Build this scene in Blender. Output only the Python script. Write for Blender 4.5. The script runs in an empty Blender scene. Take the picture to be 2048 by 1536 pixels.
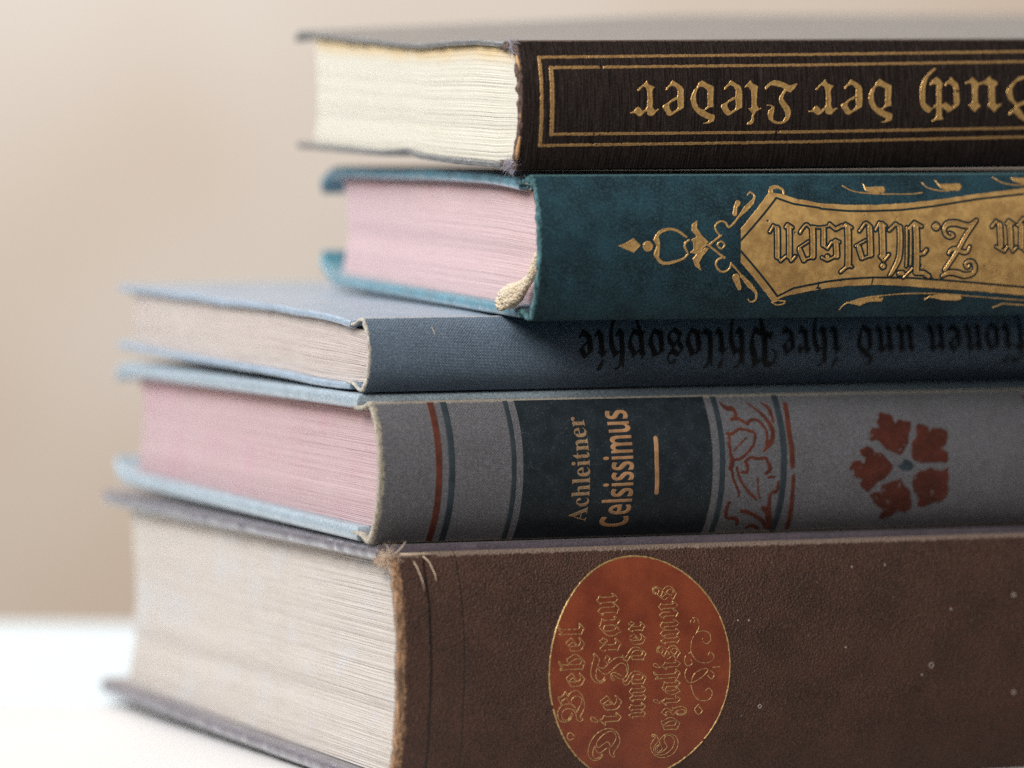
import bpy, math, random
import numpy as np
from mathutils import Vector

random.seed(7); rng = np.random.default_rng(7)
scn = bpy.context.scene
MM = 0.001
R = math.radians

# ------------------------------------------------------------------ camera
cam_d = bpy.data.cameras.new("camera")
cam = bpy.data.objects.new("camera", cam_d)
scn.collection.objects.link(cam)
cam.location = (0.0, -1.250, 0.16785)
cam.rotation_mode = 'QUATERNION'
from mathutils import Quaternion
cam.rotation_quaternion = Quaternion((1, 0, 0), R(90)) @ Quaternion((0, 0, 1), 0.010)
cam_d.sensor_width = 36.0
cam_d.lens = 219.7
cam_d.shift_x = -0.0042
cam_d.shift_y = -0.419
cam_d.clip_start = 0.05
cam_d.clip_end = 50.0
cam_d.dof.use_dof = True
cam_d.dof.focus_distance = 1.272
cam_d.dof.aperture_fstop = 6.8
cam_d.dof.aperture_blades = 0
scn.camera = cam

# ------------------------------------------------------------------ light
world = bpy.data.worlds.new("World"); scn.world = world; world.use_nodes = True
bg = world.node_tree.nodes["Background"]
bg.inputs[0].default_value = (0.82, 0.90, 1.0, 1); bg.inputs[1].default_value = 0.07

def area(name, loc, target, size, power, col, size_y=None):
    d = bpy.data.lights.new(name, 'AREA'); d.energy = power; d.color = col; d.size = size
    if size_y: d.shape = 'RECTANGLE'; d.size_y = size_y
    o = bpy.data.objects.new(name, d); scn.collection.objects.link(o)
    o.location = loc
    o.rotation_euler = (Vector(target) - Vector(loc)).to_track_quat('-Z', 'Y').to_euler()
    return o
area("window_light", (-0.80, 0.32, 0.72), (0.0, 0.06, 0.07), 0.6, 9.4, (0.78, 0.88, 1.0))
area("room_light", (-0.32, -0.54, 0.56), (-0.02, 0.0, 0.08), 0.34, 7.0, (1.0, 0.955, 0.91))
area("wall_light", (-0.6, 1.2, 1.4), (0.0, 2.6, 0.1), 1.0, 68.0, (1.0, 0.97, 0.93))

scn.view_settings.view_transform = 'Standard'
scn.view_settings.look = 'None'
scn.view_settings.exposure = 0.0
scn.view_settings.gamma = 1.0
scn.render.engine = 'CYCLES'
scn.cycles.use_denoising = False

# ------------------------------------------------------------------ helpers
def tag(o, label=None, cat=None, kind=None, group=None):
    if label: o['label'] = label
    if cat: o['category'] = cat
    if kind: o['kind'] = kind
    if group: o['group'] = group
    return o

def mesh_obj(name, verts, faces, mat, parent=None, smooth=True, uvs=None):
    me = bpy.data.meshes.new(name)
    v = np.asarray(verts, dtype=np.float64) * MM
    me.from_pydata(v.tolist(), [], faces)
    me.update()
    if smooth: me.polygons.foreach_set('use_smooth', [True] * len(me.polygons))
    if uvs is not None:
        lay = me.uv_layers.new(name='UVMap')
        li = np.empty(len(me.loops), dtype=np.int32); me.loops.foreach_get('vertex_index', li)
        lay.data.foreach_set('uv', np.asarray(uvs, dtype=np.float32)[li].ravel())
    me.materials.append(mat)
    o = bpy.data.objects.new(name, me); scn.collection.objects.link(o)
    if parent: o.parent = parent
    return o

class NT:
    """small node-tree builder"""
    def __init__(s, name):
        s.m = bpy.data.materials.new(name); s.m.use_nodes = True
        s.t = s.m.node_tree; s.b = s.t.nodes['Principled BSDF']
        s.co = s.t.nodes.new('ShaderNodeTexCoord')
    def link(s, a, b): s.t.links.new(a, b)
    def mp(s, scale, src='Object', loc=(0, 0, 0), rot=(0, 0, 0)):
        n = s.t.nodes.new('ShaderNodeMapping'); n.inputs['Scale'].default_value = scale
        n.inputs['Location'].default_value = loc; n.inputs['Rotation'].default_value = rot
        s.link(s.co.outputs[src], n.inputs[0]); return n.outputs[0]
    def noise(s, vec, scale=1.0, detail=3, rough=.55, dist=0.0):
        n = s.t.nodes.new('ShaderNodeTexNoise'); n.inputs['Scale'].default_value = scale
        n.inputs['Detail'].default_value = detail; n.inputs['Roughness'].default_value = rough
        n.inputs['Distortion'].default_value = dist; s.link(vec, n.inputs['Vector']); return n.outputs['Fac']
    def voro(s, vec, scale=1.0, feature='F1'):
        n = s.t.nodes.new('ShaderNodeTexVoronoi'); n.feature = feature; n.inputs['Scale'].default_value = scale
        s.link(vec, n.inputs['Vector']); return n.outputs['Distance']
    def math(s, op, a, b=None, c=None, clamp=False):
        n = s.t.nodes.new('ShaderNodeMath'); n.operation = op; n.use_clamp = clamp
        for i, x in enumerate((a, b, c)):
            if x is None: continue
            if isinstance(x, (int, float)): n.inputs[i].default_value = x
            else: s.link(x, n.inputs[i])
        return n.outputs[0]
    def ramp(s, f, lo, hi):
        n = s.t.nodes.new('ShaderNodeMapRange'); n.interpolation_type = 'SMOOTHSTEP'
        s.link(f, n.inputs[0]); n.inputs[1].default_value = lo; n.inputs[2].default_value = hi
        return n.outputs[0]
    def mix(s, f, a, b):
        n = s.t.nodes.new('ShaderNodeMix'); n.data_type = 'RGBA'
        if isinstance(f, (int, float)): n.inputs[0].default_value = f
        else: s.link(f, n.inputs[0])
        for i, x in ((6, a), (7, b)):
            if isinstance(x, tuple): n.inputs[i].default_value = (*x, 1)
            else: s.link(x, n.inputs[i])
        return n.outputs[2]
    def sep(s, vec):
        n = s.t.nodes.new('ShaderNodeSeparateXYZ'); s.link(vec, n.inputs[0]); return n.outputs
    def bump(s, h, dist_mm, strength=1.0):
        n = s.t.nodes.new('ShaderNodeBump'); n.inputs['Distance'].default_value = dist_mm * MM
        n.inputs['Strength'].default_value = strength; s.link(h, n.inputs['Height'])
        s.link(n.outputs[0], s.b.inputs['Normal'])
    def done(s, col, rough, metal=0.0, spec=.5, sheen=0.0):
        if isinstance(col, tuple): s.b.inputs['Base Color'].default_value = (*col, 1)
        else: s.link(col, s.b.inputs['Base Color'])
        if isinstance(rough, (int, float)): s.b.inputs['Roughness'].default_value = rough
        else: s.link(rough, s.b.inputs['Roughness'])
        s.b.inputs['Metallic'].default_value = metal
        s.b.inputs['Specular IOR Level'].default_value = spec
        s.b.inputs['Sheen Weight'].default_value = sheen
        s.b.inputs['Sheen Roughness'].default_value = .4
        return s.m

def cmul(c, k): return tuple(min(1, x * k) for x in c)

def cloth(name, col, kind, wear=(.55, .48, .36), tail=0.0, ridge=None, rw=.35, rcol=None, above=False, wdark=.28, bk=1.0, rough=.7, spec=.35,
          sheen=.1, band=None, crease=None, light=None, mottle=.35, zshift=0.0):
    """covering material in the book's own millimetres: x along the spine, y into the depth, z up"""
    n = NT(name); mm = n.mp((1000, 1000, 1000)); xyz = n.sep(mm); x, y, z = xyz[0], xyz[1], xyz[2]
    big = n.noise(mm, .12, 4, .6); fine = n.noise(mm, 2.4, 3, .75); grain = n.noise(mm, 9.0, 1, .5)
    c = n.mix(n.ramp(big, .3, .7), cmul(col, 1 - mottle), cmul(col, 1 + mottle))
    c = n.mix(n.math('MULTIPLY', n.ramp(fine, .46, .66), .5), c, cmul(light or col, 2.1)); c = n.mix(n.math('MULTIPLY', n.ramp(fine, .50, .34), .45), c, cmul(col, .35))
    h = fine; dist = .10
    if kind == 'rib':
        rv = n.mp((2700, 200, 200)); rib = n.noise(rv, 1.0, 1, .5)
        rv2 = n.mp((1500, 60, 110), rot=(0, R(-3), 0)); th = n.noise(rv2, 1.0, 3, .7)
        c = n.mix(n.math('MULTIPLY', n.ramp(th, .56, .68), .3), c, cmul(light or col, 3.2))
        c = n.mix(n.math('MULTIPLY', n.ramp(rib, .48, .66), .65), c, cmul(col, .3))
        h = n.math('ADD', n.math('MULTIPLY', rib, 1.0), n.math('MULTIPLY', fine, .7)); dist = .20
    elif kind == 'linen':
        jit = n.math('MULTIPLY', n.noise(mm, .6, 2), 2.2)
        wx = n.math('SINE', n.math('ADD', n.math('MULTIPLY', x, 10.5), jit))
        wz = n.math('SINE', n.math('ADD', n.math('MULTIPLY', z, 10.5), jit))
        wv = n.math('MULTIPLY', wx, wz)
        h = n.math('ADD', n.math('MULTIPLY', n.math('ADD', n.math('ABSOLUTE', wx), n.math('ABSOLUTE', wz)), .35), n.math('MULTIPLY', fine, .5))
        c = n.mix(n.math('MULTIPLY', n.ramp(wv, -.1, .8), .6), c, cmul(light or col, 1.7))
        slub = n.noise(n.mp((180, 180, 2400)), 1.0, 2, .6)
        c = n.mix(n.math('MULTIPLY', n.ramp(slub, .55, .8), .25), c, cmul(light or col, 1.8)); c = n.mix(n.math('MULTIPLY', n.ramp(wv, -.1, -.9), .5), c, cmul(col, .45)); dist = .26
    elif kind == 'leather':
        vo = n.voro(n.mp((2300, 2300, 2300)), 1.0); vo2 = n.noise(mm, 2.0, 4, .6, .6)
        h = n.math('ADD', n.math('MULTIPLY', vo, .8), vo2); dist = .30
        c = n.mix(n.math('MULTIPLY', n.ramp(vo2, .5, .8), .35), c, cmul(light or col, 2.0))
    else:
        h = n.math('ADD', n.math('MULTIPLY', fine, .8), n.math('MULTIPLY', grain, .4)); dist = .16
    if crease is not None:
        for cx, cw, ca in crease:
            d = n.math('ABSOLUTE', n.math('SUBTRACT', x, n.math('ADD', n.math('MULTIPLY', n.noise(n.mp((30, 30, 90)), 1, 1), 1.2), cx - .6)))
            m = n.math('MULTIPLY', n.math('SUBTRACT', 1.0, n.ramp(d, 0.0, cw)), ca)
            h = n.math('SUBTRACT', h, n.math('MULTIPLY', m, 3.0)); c = n.mix(n.math('MULTIPLY', m, .85), c, cmul(col, .12))  # groove bump, with its shade painted into the colour as a dark line
    wn = n.noise(mm, 1.3, 4, .7); ws = n.noise(n.mp((2500, 2500, 260)), 1.0, 3, .7)
    if tail > 0:
        lim = n.math('ADD', x, n.math('MULTIPLY', n.math('SUBTRACT', wn, .5), tail * 2.4))
        m = n.math('SUBTRACT', 1.0, n.ramp(lim, tail * .75, tail * 1.15))
        wc = n.mix(n.ramp(ws, .43, .57), cmul(wear, wdark), wear)
        c = n.mix(m, c, wc)
    if ridge:
        for zc in ridge:
            d = n.math('ABSOLUTE', n.math('SUBTRACT', z, zc)) if not above else n.math('SUBTRACT', zc, z)
            lim = n.math('ADD', d, n.math('MULTIPLY', n.math('SUBTRACT', wn, .5), rw * 3.0))
            m = n.math('MULTIPLY', n.math('SUBTRACT', 1.0, n.ramp(lim, rw * .3, rw)), .75)
            c = n.mix(m, c, n.mix(n.ramp(ws, .3, .7), cmul(rcol or wear, .55), rcol or wear))
    n.bump(h, dist * bk, 1.0)
    return n.done(c, rough, 0.0, spec, sheen)

def gold(name, col=(.72, .43, .13), metal=.75, rough=.36, dull=(.36, .19, .06), sc=1.6):
    n = NT(name); mm = n.mp((1000, 1000, 1000))
    a = n.noise(mm, sc, 5, .7); g = n.noise(mm, 7.0, 2, .6)
    c = n.mix(n.ramp(a, .35, .68), dull, col)
    c = n.mix(n.math('MULTIPLY', n.ramp(g, .55, .75), .35), c, cmul(dull, .6))
    n.bump(n.math('ADD', g, a), .035, .8)
    return n.done(c, n.math('ADD', n.math('MULTIPLY', a, .3), rough - .15), metal, .5)

def ink(name, col, cloth_col, flecks=.72, rough=.75, fine=3.0):
    n = NT(name); mm = n.mp((1000, 1000, 1000))
    a = n.noise(mm, fine, 4, .75); b = n.noise(mm, .35, 3, .6)
    c = n.mix(n.ramp(b, .3, .7), cmul(col, .75), cmul(col, 1.25))
    c = n.mix(n.ramp(n.math('ADD', a, n.math('MULTIPLY', b, .12)), flecks, flecks + .08), c, cloth_col)
    n.bump(a, .06, .7)
    return n.done(c, rough, 0, .35)

def pages(name, col, lines, stain=None, streak=.5, blotch=None, edge=None, edge_h=0):
    n = NT(name)
    l1 = n.noise(n.mp((.05, 3.2, 1), 'UV'), 1.0, 3, .75); l2 = n.noise(n.mp((.02, 1.1, 1), 'UV'), 1.0, 4, .7)
    l3 = n.noise(n.mp((.10, 8.0, 1), 'UV'), 1.0, 2, .6); bg_ = n.noise(n.mp((.07, .07, 1), 'UV'), 1.0, 4, .6)
    c = n.mix(n.math('MULTIPLY', n.ramp(l1, .42, .72), streak), col, lines)
    c = n.mix(n.math('MULTIPLY', n.ramp(l3, .55, .75), streak * .8), c, cmul(lines, .7))
    c = n.mix(n.math('MULTIPLY', n.ramp(l2, .5, .7), streak * .5), c, cmul(col, 1.12))
    if blotch: c = n.mix(n.math('MULTIPLY', n.ramp(bg_, .48, .72), .7), c, blotch)
    if edge:
        uv = n.sep(n.co.outputs['UV']); d = n.math('ABSOLUTE', n.math('SUBTRACT', uv[1], edge_h))
        m = n.math('SUBTRACT', 1.0, n.ramp(n.math('ADD', d, n.math('MULTIPLY', bg_, 3.0)), 1.5, 6.0))
        c = n.mix(n.math('MULTIPLY', m, .65), c, edge)
    n.bump(n.math('ADD', l1, n.math('MULTIPLY', l3, .6)), .10, .8)
    return n.done(c, .85, 0, .2)

# ------------------------------------------------------------------ the setting
def plane_mat(name, a, b, scale, rough, spec=.5):
    n = NT(name); v = n.mp((1, 1, 1)); f = n.noise(v, scale, 3, .5)
    g = n.noise(n.mp((1000, 1000, 1000)), .8, 3, .6); n.bump(g, .02, .4)
    return n.done(n.mix(n.ramp(f, .3, .7), a, b), rough, 0, spec)
def slab(name, x0, x1, y0, y1, z0, z1, mat, bev=2.0):
    v = [(x, y, z) for z in (z0, z1) for y in (y0, y1) for x in (x0, x1)]
    f = [(0, 2, 3, 1), (4, 5, 7, 6), (0, 1, 5, 4), (2, 6, 7, 3), (0, 4, 6, 2), (1, 3, 7, 5)]
    o = mesh_obj(name, v, f, mat, smooth=False)
    if bev:
        b = o.modifiers.new('bevel', 'BEVEL'); b.width = bev * MM; b.segments = 3
    return tag(o, kind='structure')
slab('tabletop', -1500, 1500, -42, 152, -31.2, -1.2, plane_mat('cream_laminate', (.72, .69, .66), (.76, .735, .70), 4, .42, .4))
ws = slab('windowsill', -1500, 1500, 153.5, 318, -31.2, -.9, plane_mat('white_paint', (.70, .80, .84), (.73, .83, .86), 3, .35))
mw = plane_mat('beige_plaster', (.50, .385, .29), (.59, .545, .50), 2.4, .9, .2)
wl = slab('wall', -4000, 4000, 2700, 2800, -1500, 3000, mw, 0)
slab('floor', -4000, 4000, -3000, 2700, -1520, -1500, plane_mat('wood_floor', (.30, .22, .15), (.36, .27, .19), 2, .5), 0)

# ------------------------------------------------------------------ books
BOOK = {  # yaw, depth, y of the spine corner, base height, total height, spine low / high, bulge, bulge power, x of the corner
 5: dict(th=23.9, W=169, Y0=0.0, base=-1.2, H=50.1, lo=.2, hi=48.5, b=5.0, n=2.6, X0=-24.17, L=236, tb=3.3, twt=-.0113, twb=.0150, inset=12, conc=4, sq=3.2),
 4: dict(th=23.4, W=154, Y0=7.0, base=48.9, H=30.0, lo=.5, hi=28.3, b=5.2, n=2.2, X0=-28.53, L=196, tb=3.1, twt=-.0176, twb=.0015, inset=10, conc=3, sq=3.0),
 3: dict(th=23.7, W=146, Y0=13.0, base=78.9, H=15.3, lo=.4, hi=15.0, b=3.4, n=2.2, X0=-30.34, L=200, tb=1.5, twt=-.0057, twb=.0021, inset=8, conc=1, sq=1.6),
 2: dict(th=20.8, W=132, Y0=7.5, base=94.3, H=29.2, lo=.2, hi=29.0, b=4.6, n=2.4, X0=3.4, L=182, tb=2.6, twt=-.0200, twb=.0040, inset=9, conc=3, sq=3.0),
 1: dict(th=22.6, W=128, Y0=9.0, base=124.0, H=26.7, lo=.6, hi=26.3, b=3.0, n=2.4, X0=-.09, L=184, tb=1.3, twt=-.0107, twb=.0031, inset=11.5, conc=2, sq=1.4, tilt=.006),
}
def root(k, label):
    b = BOOK[k]; o = bpy.data.objects.new('book', None); scn.collection.objects.link(o)
    o.empty_display_size = .02
    o.location = (b['X0'] * MM, b['Y0'] * MM, b['base'] * MM); o.rotation_euler = (0, 0, R(b['th']))
    o.rotation_euler.rotate_axis('Y', -b.get('tilt', 0.0))
    return tag(o, label, 'book', group='stack of old books')

def Sv(b, v):
    t = np.clip(np.abs((v - (b['lo'] + b['hi']) / 2) / ((b['hi'] - b['lo']) / 2)), 0, 1)
    return -b['b'] * (1 - t ** b['n'])
def Sn(b, v):
    e = .05; d = (Sv(b, v + e) - Sv(b, v - e)) / (2 * e)
    l = np.sqrt(1 + d * d); return -1 / l, d / l          # (w, v) components of the outward normal

def vnoise(x, seed, step):
    """smooth 1-D value noise, about -1..1"""
    r = np.random.default_rng(seed); g = r.uniform(-1, 1, 4000)
    t = np.asarray(x) / step + 1000; i = np.floor(t).astype(int); f = t - i; f = f * f * (3 - 2 * f)
    return g[i] * (1 - f) + g[i + 1] * f

def tube(pts, radii, seg=7):
    P = [Vector(p) for p in pts]; V = []; F = []
    for i, p in enumerate(P):
        d = (P[min(i + 1, len(P) - 1)] - P[max(i - 1, 0)]).normalized()
        a = d.cross(Vector((0.3, 0.2, 1))).normalized(); c = d.cross(a)
        for k in range(seg):
            an = 2 * math.pi * k / seg
            V.append(tuple(p + (a * math.cos(an) + c * math.sin(an)) * radii[i]))
    for i in range(len(P) - 1):
        for k in range(seg):
            F.append((i * seg + k, i * seg + (k + 1) % seg, (i + 1) * seg + (k + 1) % seg, (i + 1) * seg + k))
    F.append(tuple(range(seg))[::-1]); F.append(tuple((len(P) - 1) * seg + k for k in range(seg)))
    return V, F
def merge(parts):
    V = []; F = []
    for v, f in parts:
        o = len(V); V += v; F += [tuple(i + o for i in q) for q in f]
    return V, F

def make_spine(k, rt, mat, thick=.9, rag=.12, shoulder=.5, groove=.9):
    b = BOOK[k]; lo, hi = b['lo'], b['hi']; n = 72
    vs = lo + (hi - lo) * (0.5 - 0.5 * np.cos(np.linspace(0, math.pi, n)))
    path = []
    def side(v0, s):
        return [(8.5, v0 - s * groove * .9), (6.2, v0 - s * groove), (4.6, v0 - s * groove * .75), (3.2, v0 - s * groove * .1), (2.2, v0 + s * shoulder * .75),
                (1.3, v0 + s * shoulder), (.6, v0 + s * shoulder * .8), (.18, v0 + s * shoulder * .4)]
    path += side(lo, -1) + [(float(Sv(b, v)), float(v)) for v in vs] + side(hi, 1)[::-1]
    P = np.array(path); T = np.gradient(P, axis=0); T /= np.linalg.norm(T, axis=1)[:, None]
    N = np.stack([T[:, 1], -T[:, 0]], 1)          # points inward (towards +w) for an upward path
    Q = P + N * thick
    us = np.concatenate([[0, .12, .3, .6, 1, 1.6, 2.5, 4], np.linspace(6, b['L'], 60)])
    m = len(P); V = []; F = []
    s = np.cumsum(np.r_[0, np.linalg.norm(np.diff(P, axis=0), axis=1)])
    rg = rag * (vnoise(s, 10 + k, .35) * .5 + vnoise(s, 20 + k, 1.6)) + .25 * rag * vnoise(s, 30 + k, 6)
    for i, u in enumerate(us):
        fall = math.exp(-u / 1.2); rnd = .35 * math.exp(-u / .12)       # rounded cut edge
        for ring, off in ((P, rnd), (Q[::-1], -rnd * .0)):
            nn = N if ring is P else N[::-1]; rr = rg if ring is P else rg[::-1]
            du = rr * fall
            for j in range(m):
                V.append((u + du[j], ring[j, 0] + nn[j, 0] * off, ring[j, 1] + nn[j, 1] * off))
    M = 2 * m
    for i in range(len(us) - 1):
        for j in range(M):
            a = i * M + j; c = i * M + (j + 1) % M
            F.append((a, c, c + M, a + M))
    # close the two ends strip by strip
    for base, flip in ((0, False), ((len(us) - 1) * M, True)):
        for j in range(m - 1):
            q = (base + j, base + M - 1 - j, base + M - 2 - j, base + j + 1)
            F.append(q[::-1] if flip else q)
    return mesh_obj('spine', V, F, mat, rt)

def make_cover(k, rt, mat, top, warp=None, w0=6.6, round_r=None, seed=0, rag=0.0):
    b = BOOK[k]; W, L, tb = b['W'], b['L'], b['tb']; r = round_r or tb * .45
    e = np.array([0, .06, .18, .4, .7, 1.0]) * r
    us = np.unique(np.r_[e, np.arange(r + .8, 30, .8), np.linspace(30, L - r, 50), L - e])
    ws = np.unique(np.r_[w0 + e, np.arange(w0 + r + 1, W - r - 1, 1.3), W - r, W - e])
    U, Wd = np.meshgrid(us, ws, indexing='ij')
    dE = np.minimum(np.minimum(U, L - U), np.minimum(Wd - w0, W - Wd))
    ht = tb / 2 * np.sqrt(np.clip(1 - (1 - np.clip(dE / r, 0, 1)) ** 2, 0, 1))
    vc = (b['H'] - tb / 2 + b['twt'] * Wd) if top else (tb / 2 + b['twb'] * Wd)
    if warp: vc = vc + warp(U, Wd)
    # worn, slightly uneven plan outline
    Ux = U + rag * vnoise(Wd, seed + 3, 2.5) * np.exp(-U / 3) + .25 * rag * vnoise(Wd, seed + 5, .7) * np.exp(-U / 1.)
    # rounded fore corners
    rc = 2.2; cu = np.clip(1 - U / rc, 0, 1); cw = np.clip(1 - (W - Wd) / rc, 0, 1)
    Ux = Ux + rc * .45 * cu * cw; Wx = Wd - rc * .45 * cu * cw
    nu, nw = U.shape; A = np.stack([Ux, Wx, vc + ht], -1).reshape(-1, 3); B = np.stack([Ux, Wx, vc - ht], -1).reshape(-1, 3)
    V = np.r_[A, B]; F = []; o = nu * nw
    for i in range(nu - 1):
        for j in range(nw - 1):
            a = i * nw + j; F.append((a, a + nw, a + nw + 1, a + 1)); F.append((o + a, o + a + 1, o + a + nw + 1, o + a + nw))
    ob = mesh_obj('cover', V, F, mat, rt)
    # weld the rim where both sheets meet
    import bmesh
    bm = bmesh.new(); bm.from_mesh(ob.data); bmesh.ops.remove_doubles(bm, verts=bm.verts, dist=1e-6); bm.to_mesh(ob.data); bm.free()
    ob.data.polygons.foreach_set('use_smooth', [True] * len(ob.data.polygons))
    return ob

def make_pages(k, rt, mat, wtop=None, wbot=None, rows=120, ridge=.10, spine_gap=1.4, seed=0):
    b = BOOK[k]; W, L, tb, H = b['W'], b['L'], b['tb'], b['H']; u0 = b['sq']; u1 = L - b['sq']
    s = np.unique(np.r_[0, .01, .03, np.linspace(.05, .95, 60), .98, 1]); t = np.linspace(0, 1, rows)
    def surf(u):
        Tt, Ss = np.meshgrid(t, s, indexing='ij')
        lo_s, hi_s = b['lo'] + 1.2, b['hi'] - 1.2
        vm = lo_s + (hi_s - lo_s) * Tt
        wf = W - b['inset'] - b['conc'] * (1 - (2 * Tt - 1) ** 2)
        wsn = Sv(b, vm) + spine_gap
        Wd = wsn + (wf - wsn) * Ss
        top = H - tb + b['twt'] * Wd - .05; bot = tb + b['twb'] * Wd + .05
        if wtop: top = top + wtop(np.full_like(Wd, max(u, 0)), Wd)
        if wbot: bot = bot + wbot(np.full_like(Wd, max(u, 0)), Wd)
        nr = np.clip(1 - Wd / 9.0, 0, 1) ** 1.5          # swells to the rounded back near the spine
        top = top * (1 - nr) + np.minimum(top, hi_s) * nr; bot = bot * (1 - nr) + np.maximum(bot, lo_s) * nr
        Vv = bot + (top - bot) * Tt
        return Tt, Wd, Vv
    Tt, Wd, Vv = surf(u0)
    g = np.random.default_rng(seed + 50); rr = g.normal(0, 1, rows) * .6 + vnoise(np.arange(rows), seed, 5)
    Uf = u0 + ridge * rr[:, None] * (.6 + .4 * vnoise(Wd, seed + 2, 14)) + .25 * vnoise(Vv, seed + 4, 4.0)
    nr_, ns = Tt.shape
    A = np.stack([Uf, Wd, Vv], -1).reshape(-1, 3)
    Tb, Wb, Vb = surf(u1); B = np.stack([np.full_like(Wb, u1), Wb, Vb], -1).reshape(-1, 3)
    V = np.r_[A, B]; o = nr_ * ns; F = []
    for i in range(nr_ - 1):
        for j in range(ns - 1):
            a = i * ns + j; F.append((a, a + ns, a + ns + 1, a + 1)); F.append((o + a, o + a + 1, o + a + ns + 1, o + a + ns))
    rim = [j for j in range(ns)] + [i * ns + ns - 1 for i in range(1, nr_)] + [(nr_ - 1) * ns + j for j in range(ns - 2, -1, -1)] + [i * ns for i in range(nr_ - 2, 0, -1)]
    for i in range(len(rim)):
        a, c = rim[i], rim[(i + 1) % len(rim)]; F.append((a, c, c + o, a + o))
    uv = np.stack([Wd.ravel(), (Tt * (H - 2 * tb)).ravel()], -1); uvb = np.stack([Wb.ravel() + 40, (Tb * (H - 2 * tb)).ravel()], -1)
    ob = mesh_obj('page_block', V, F, mat, rt, smooth=False, uvs=np.r_[uv, uvb])
    return ob

# ------------------------------------------------------------------ printed and gilt work: a relief laid on the spine's surface
class Field:
    def __init__(s, u0, u1, v0, v1, h=.09):
        s.h = h; s.us = np.arange(u0, u1 + h, h); s.vs = np.arange(v0, v1 + h, h)
        s.F = np.full((len(s.us), len(s.vs)), 9.0)
    def win(s, a0, a1, b0, b1):
        i0 = max(0, int((a0 - s.us[0]) / s.h)); i1 = min(len(s.us), int((a1 - s.us[0]) / s.h) + 2)
        j0 = max(0, int((b0 - s.vs[0]) / s.h)); j1 = min(len(s.vs), int((b1 - s.vs[0]) / s.h) + 2)
        return i0, max(i0, i1), j0, max(j0, j1)
    def seg(s, a, b, ra, rb, G=None, pad=.6):
        G = s.F if G is None else G; m = max(ra, rb) + pad
        i0, i1, j0, j1 = s.win(min(a[0], b[0]) - m, max(a[0], b[0]) + m, min(a[1], b[1]) - m, max(a[1], b[1]) + m)
        if i1 <= i0 or j1 <= j0: return
        X = s.us[i0:i1, None]; Y = s.vs[None, j0:j1]; dx, dy = b[0] - a[0], b[1] - a[1]; L2 = dx * dx + dy * dy + 1e-9
        t = np.clip(((X - a[0]) * dx + (Y - a[1]) * dy) / L2, 0, 1)
        d = np.hypot(X - a[0] - t * dx, Y - a[1] - t * dy) - (ra + (rb - ra) * t)
        G[i0:i1, j0:j1] = np.minimum(G[i0:i1, j0:j1], d)
    def stroke(s, pts, r, grow=0.0, smooth=True):
        n = len(pts); rs = list(r) if isinstance(r, (list, tuple)) else [r] * n
        P = np.array(pts, float); rs = np.array(rs, float)
        if smooth and n > 2:
            out = []; ro = []
            for i in range(n - 1):
                p0, p1, p2, p3 = P[max(i - 1, 0)], P[i], P[i + 1], P[min(i + 2, n - 1)]
                if n < 4: p0, p3 = p1, p2
                K = 5
                for q in range(K):
                    t = q / K
                    if n < 4: out.append(p1 + (p2 - p1) * t)
                    else: out.append(.5 * ((2 * p1) + (-p0 + p2) * t + (2 * p0 - 5 * p1 + 4 * p2 - p3) * t * t + (-p0 + 3 * p1 - 3 * p2 + p3) * t ** 3))
                    ro.append(rs[i] + (rs[i + 1] - rs[i]) * t)
            out.append(P[-1]); ro.append(rs[-1]); P = np.array(out); rs = np.array(ro)
        for i in range(len(P) - 1): s.seg(P[i], P[i + 1], rs[i] + grow, rs[i + 1] + grow)
    def edges(s, E, union=True, pad=.8, absband=None):
        """E: list of segments bounding an even-odd region"""
        G = np.full_like(s.F, 9.0); par = np.zeros(s.F.shape, bool); VS = s.vs
        for a, b in E:
            s.seg(a, b, 0, 0, G, pad)
            if a[0] != b[0]:
                lo_, hi_ = (a, b) if a[0] < b[0] else (b, a)
                i0 = int(np.searchsorted(s.us, lo_[0], 'left')); i1 = int(np.searchsorted(s.us, hi_[0], 'left'))
                if i1 > i0:
                    y = lo_[1] + (s.us[i0:i1] - lo_[0]) * (hi_[1] - lo_[1]) / (hi_[0] - lo_[0])
                    par[i0:i1] ^= VS[None, :] > y[:, None]
        D = np.where(par, -G, G) if absband is None else G - absband
        s.F = np.minimum(s.F, D) if union else np.maximum(s.F, -D)
    def poly(s, pts, **k): s.edges([(pts[i], pts[(i + 1) % len(pts)]) for i in range(len(pts))], **k)
    def polys(s, PP, **k):
        s.edges([(p[i], p[(i + 1) % len(p)]) for p in PP for i in range(len(p))], **k)
    def rough(s, amp, step, seed=1, holes=0.0, hstep=1.2):
        def vn(st, sd):
            r = np.random.default_rng(sd); n0 = int((s.us[-1] - s.us[0]) / st) + 3; n1 = int((s.vs[-1] - s.vs[0]) / st) + 3
            G = r.uniform(-1, 1, (n0, n1)); a = (s.us - s.us[0]) / st; c = (s.vs - s.vs[0]) / st
            i = a.astype(int); j = c.astype(int); fa = (a - i)[:, None]; fc = (c - j)[None, :]
            fa = fa * fa * (3 - 2 * fa); fc = fc * fc * (3 - 2 * fc)
            return (G[i][:, j] * (1 - fa) + G[i + 1][:, j] * fa) * (1 - fc) + (G[i][:, j + 1] * (1 - fa) + G[i + 1][:, j + 1] * fa) * fc
        s.F = s.F + amp * (vn(step, seed) + .6 * vn(step * .45, seed + 1))
        if holes:
            q = vn(hstep, seed + 2) + .8 * vn(hstep * .4, seed + 3) + .6 * vn(hstep * 6, seed + 5)
            s.F = np.maximum(s.F, (q - (1.55 - holes)) * .5)
        return s
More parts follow.
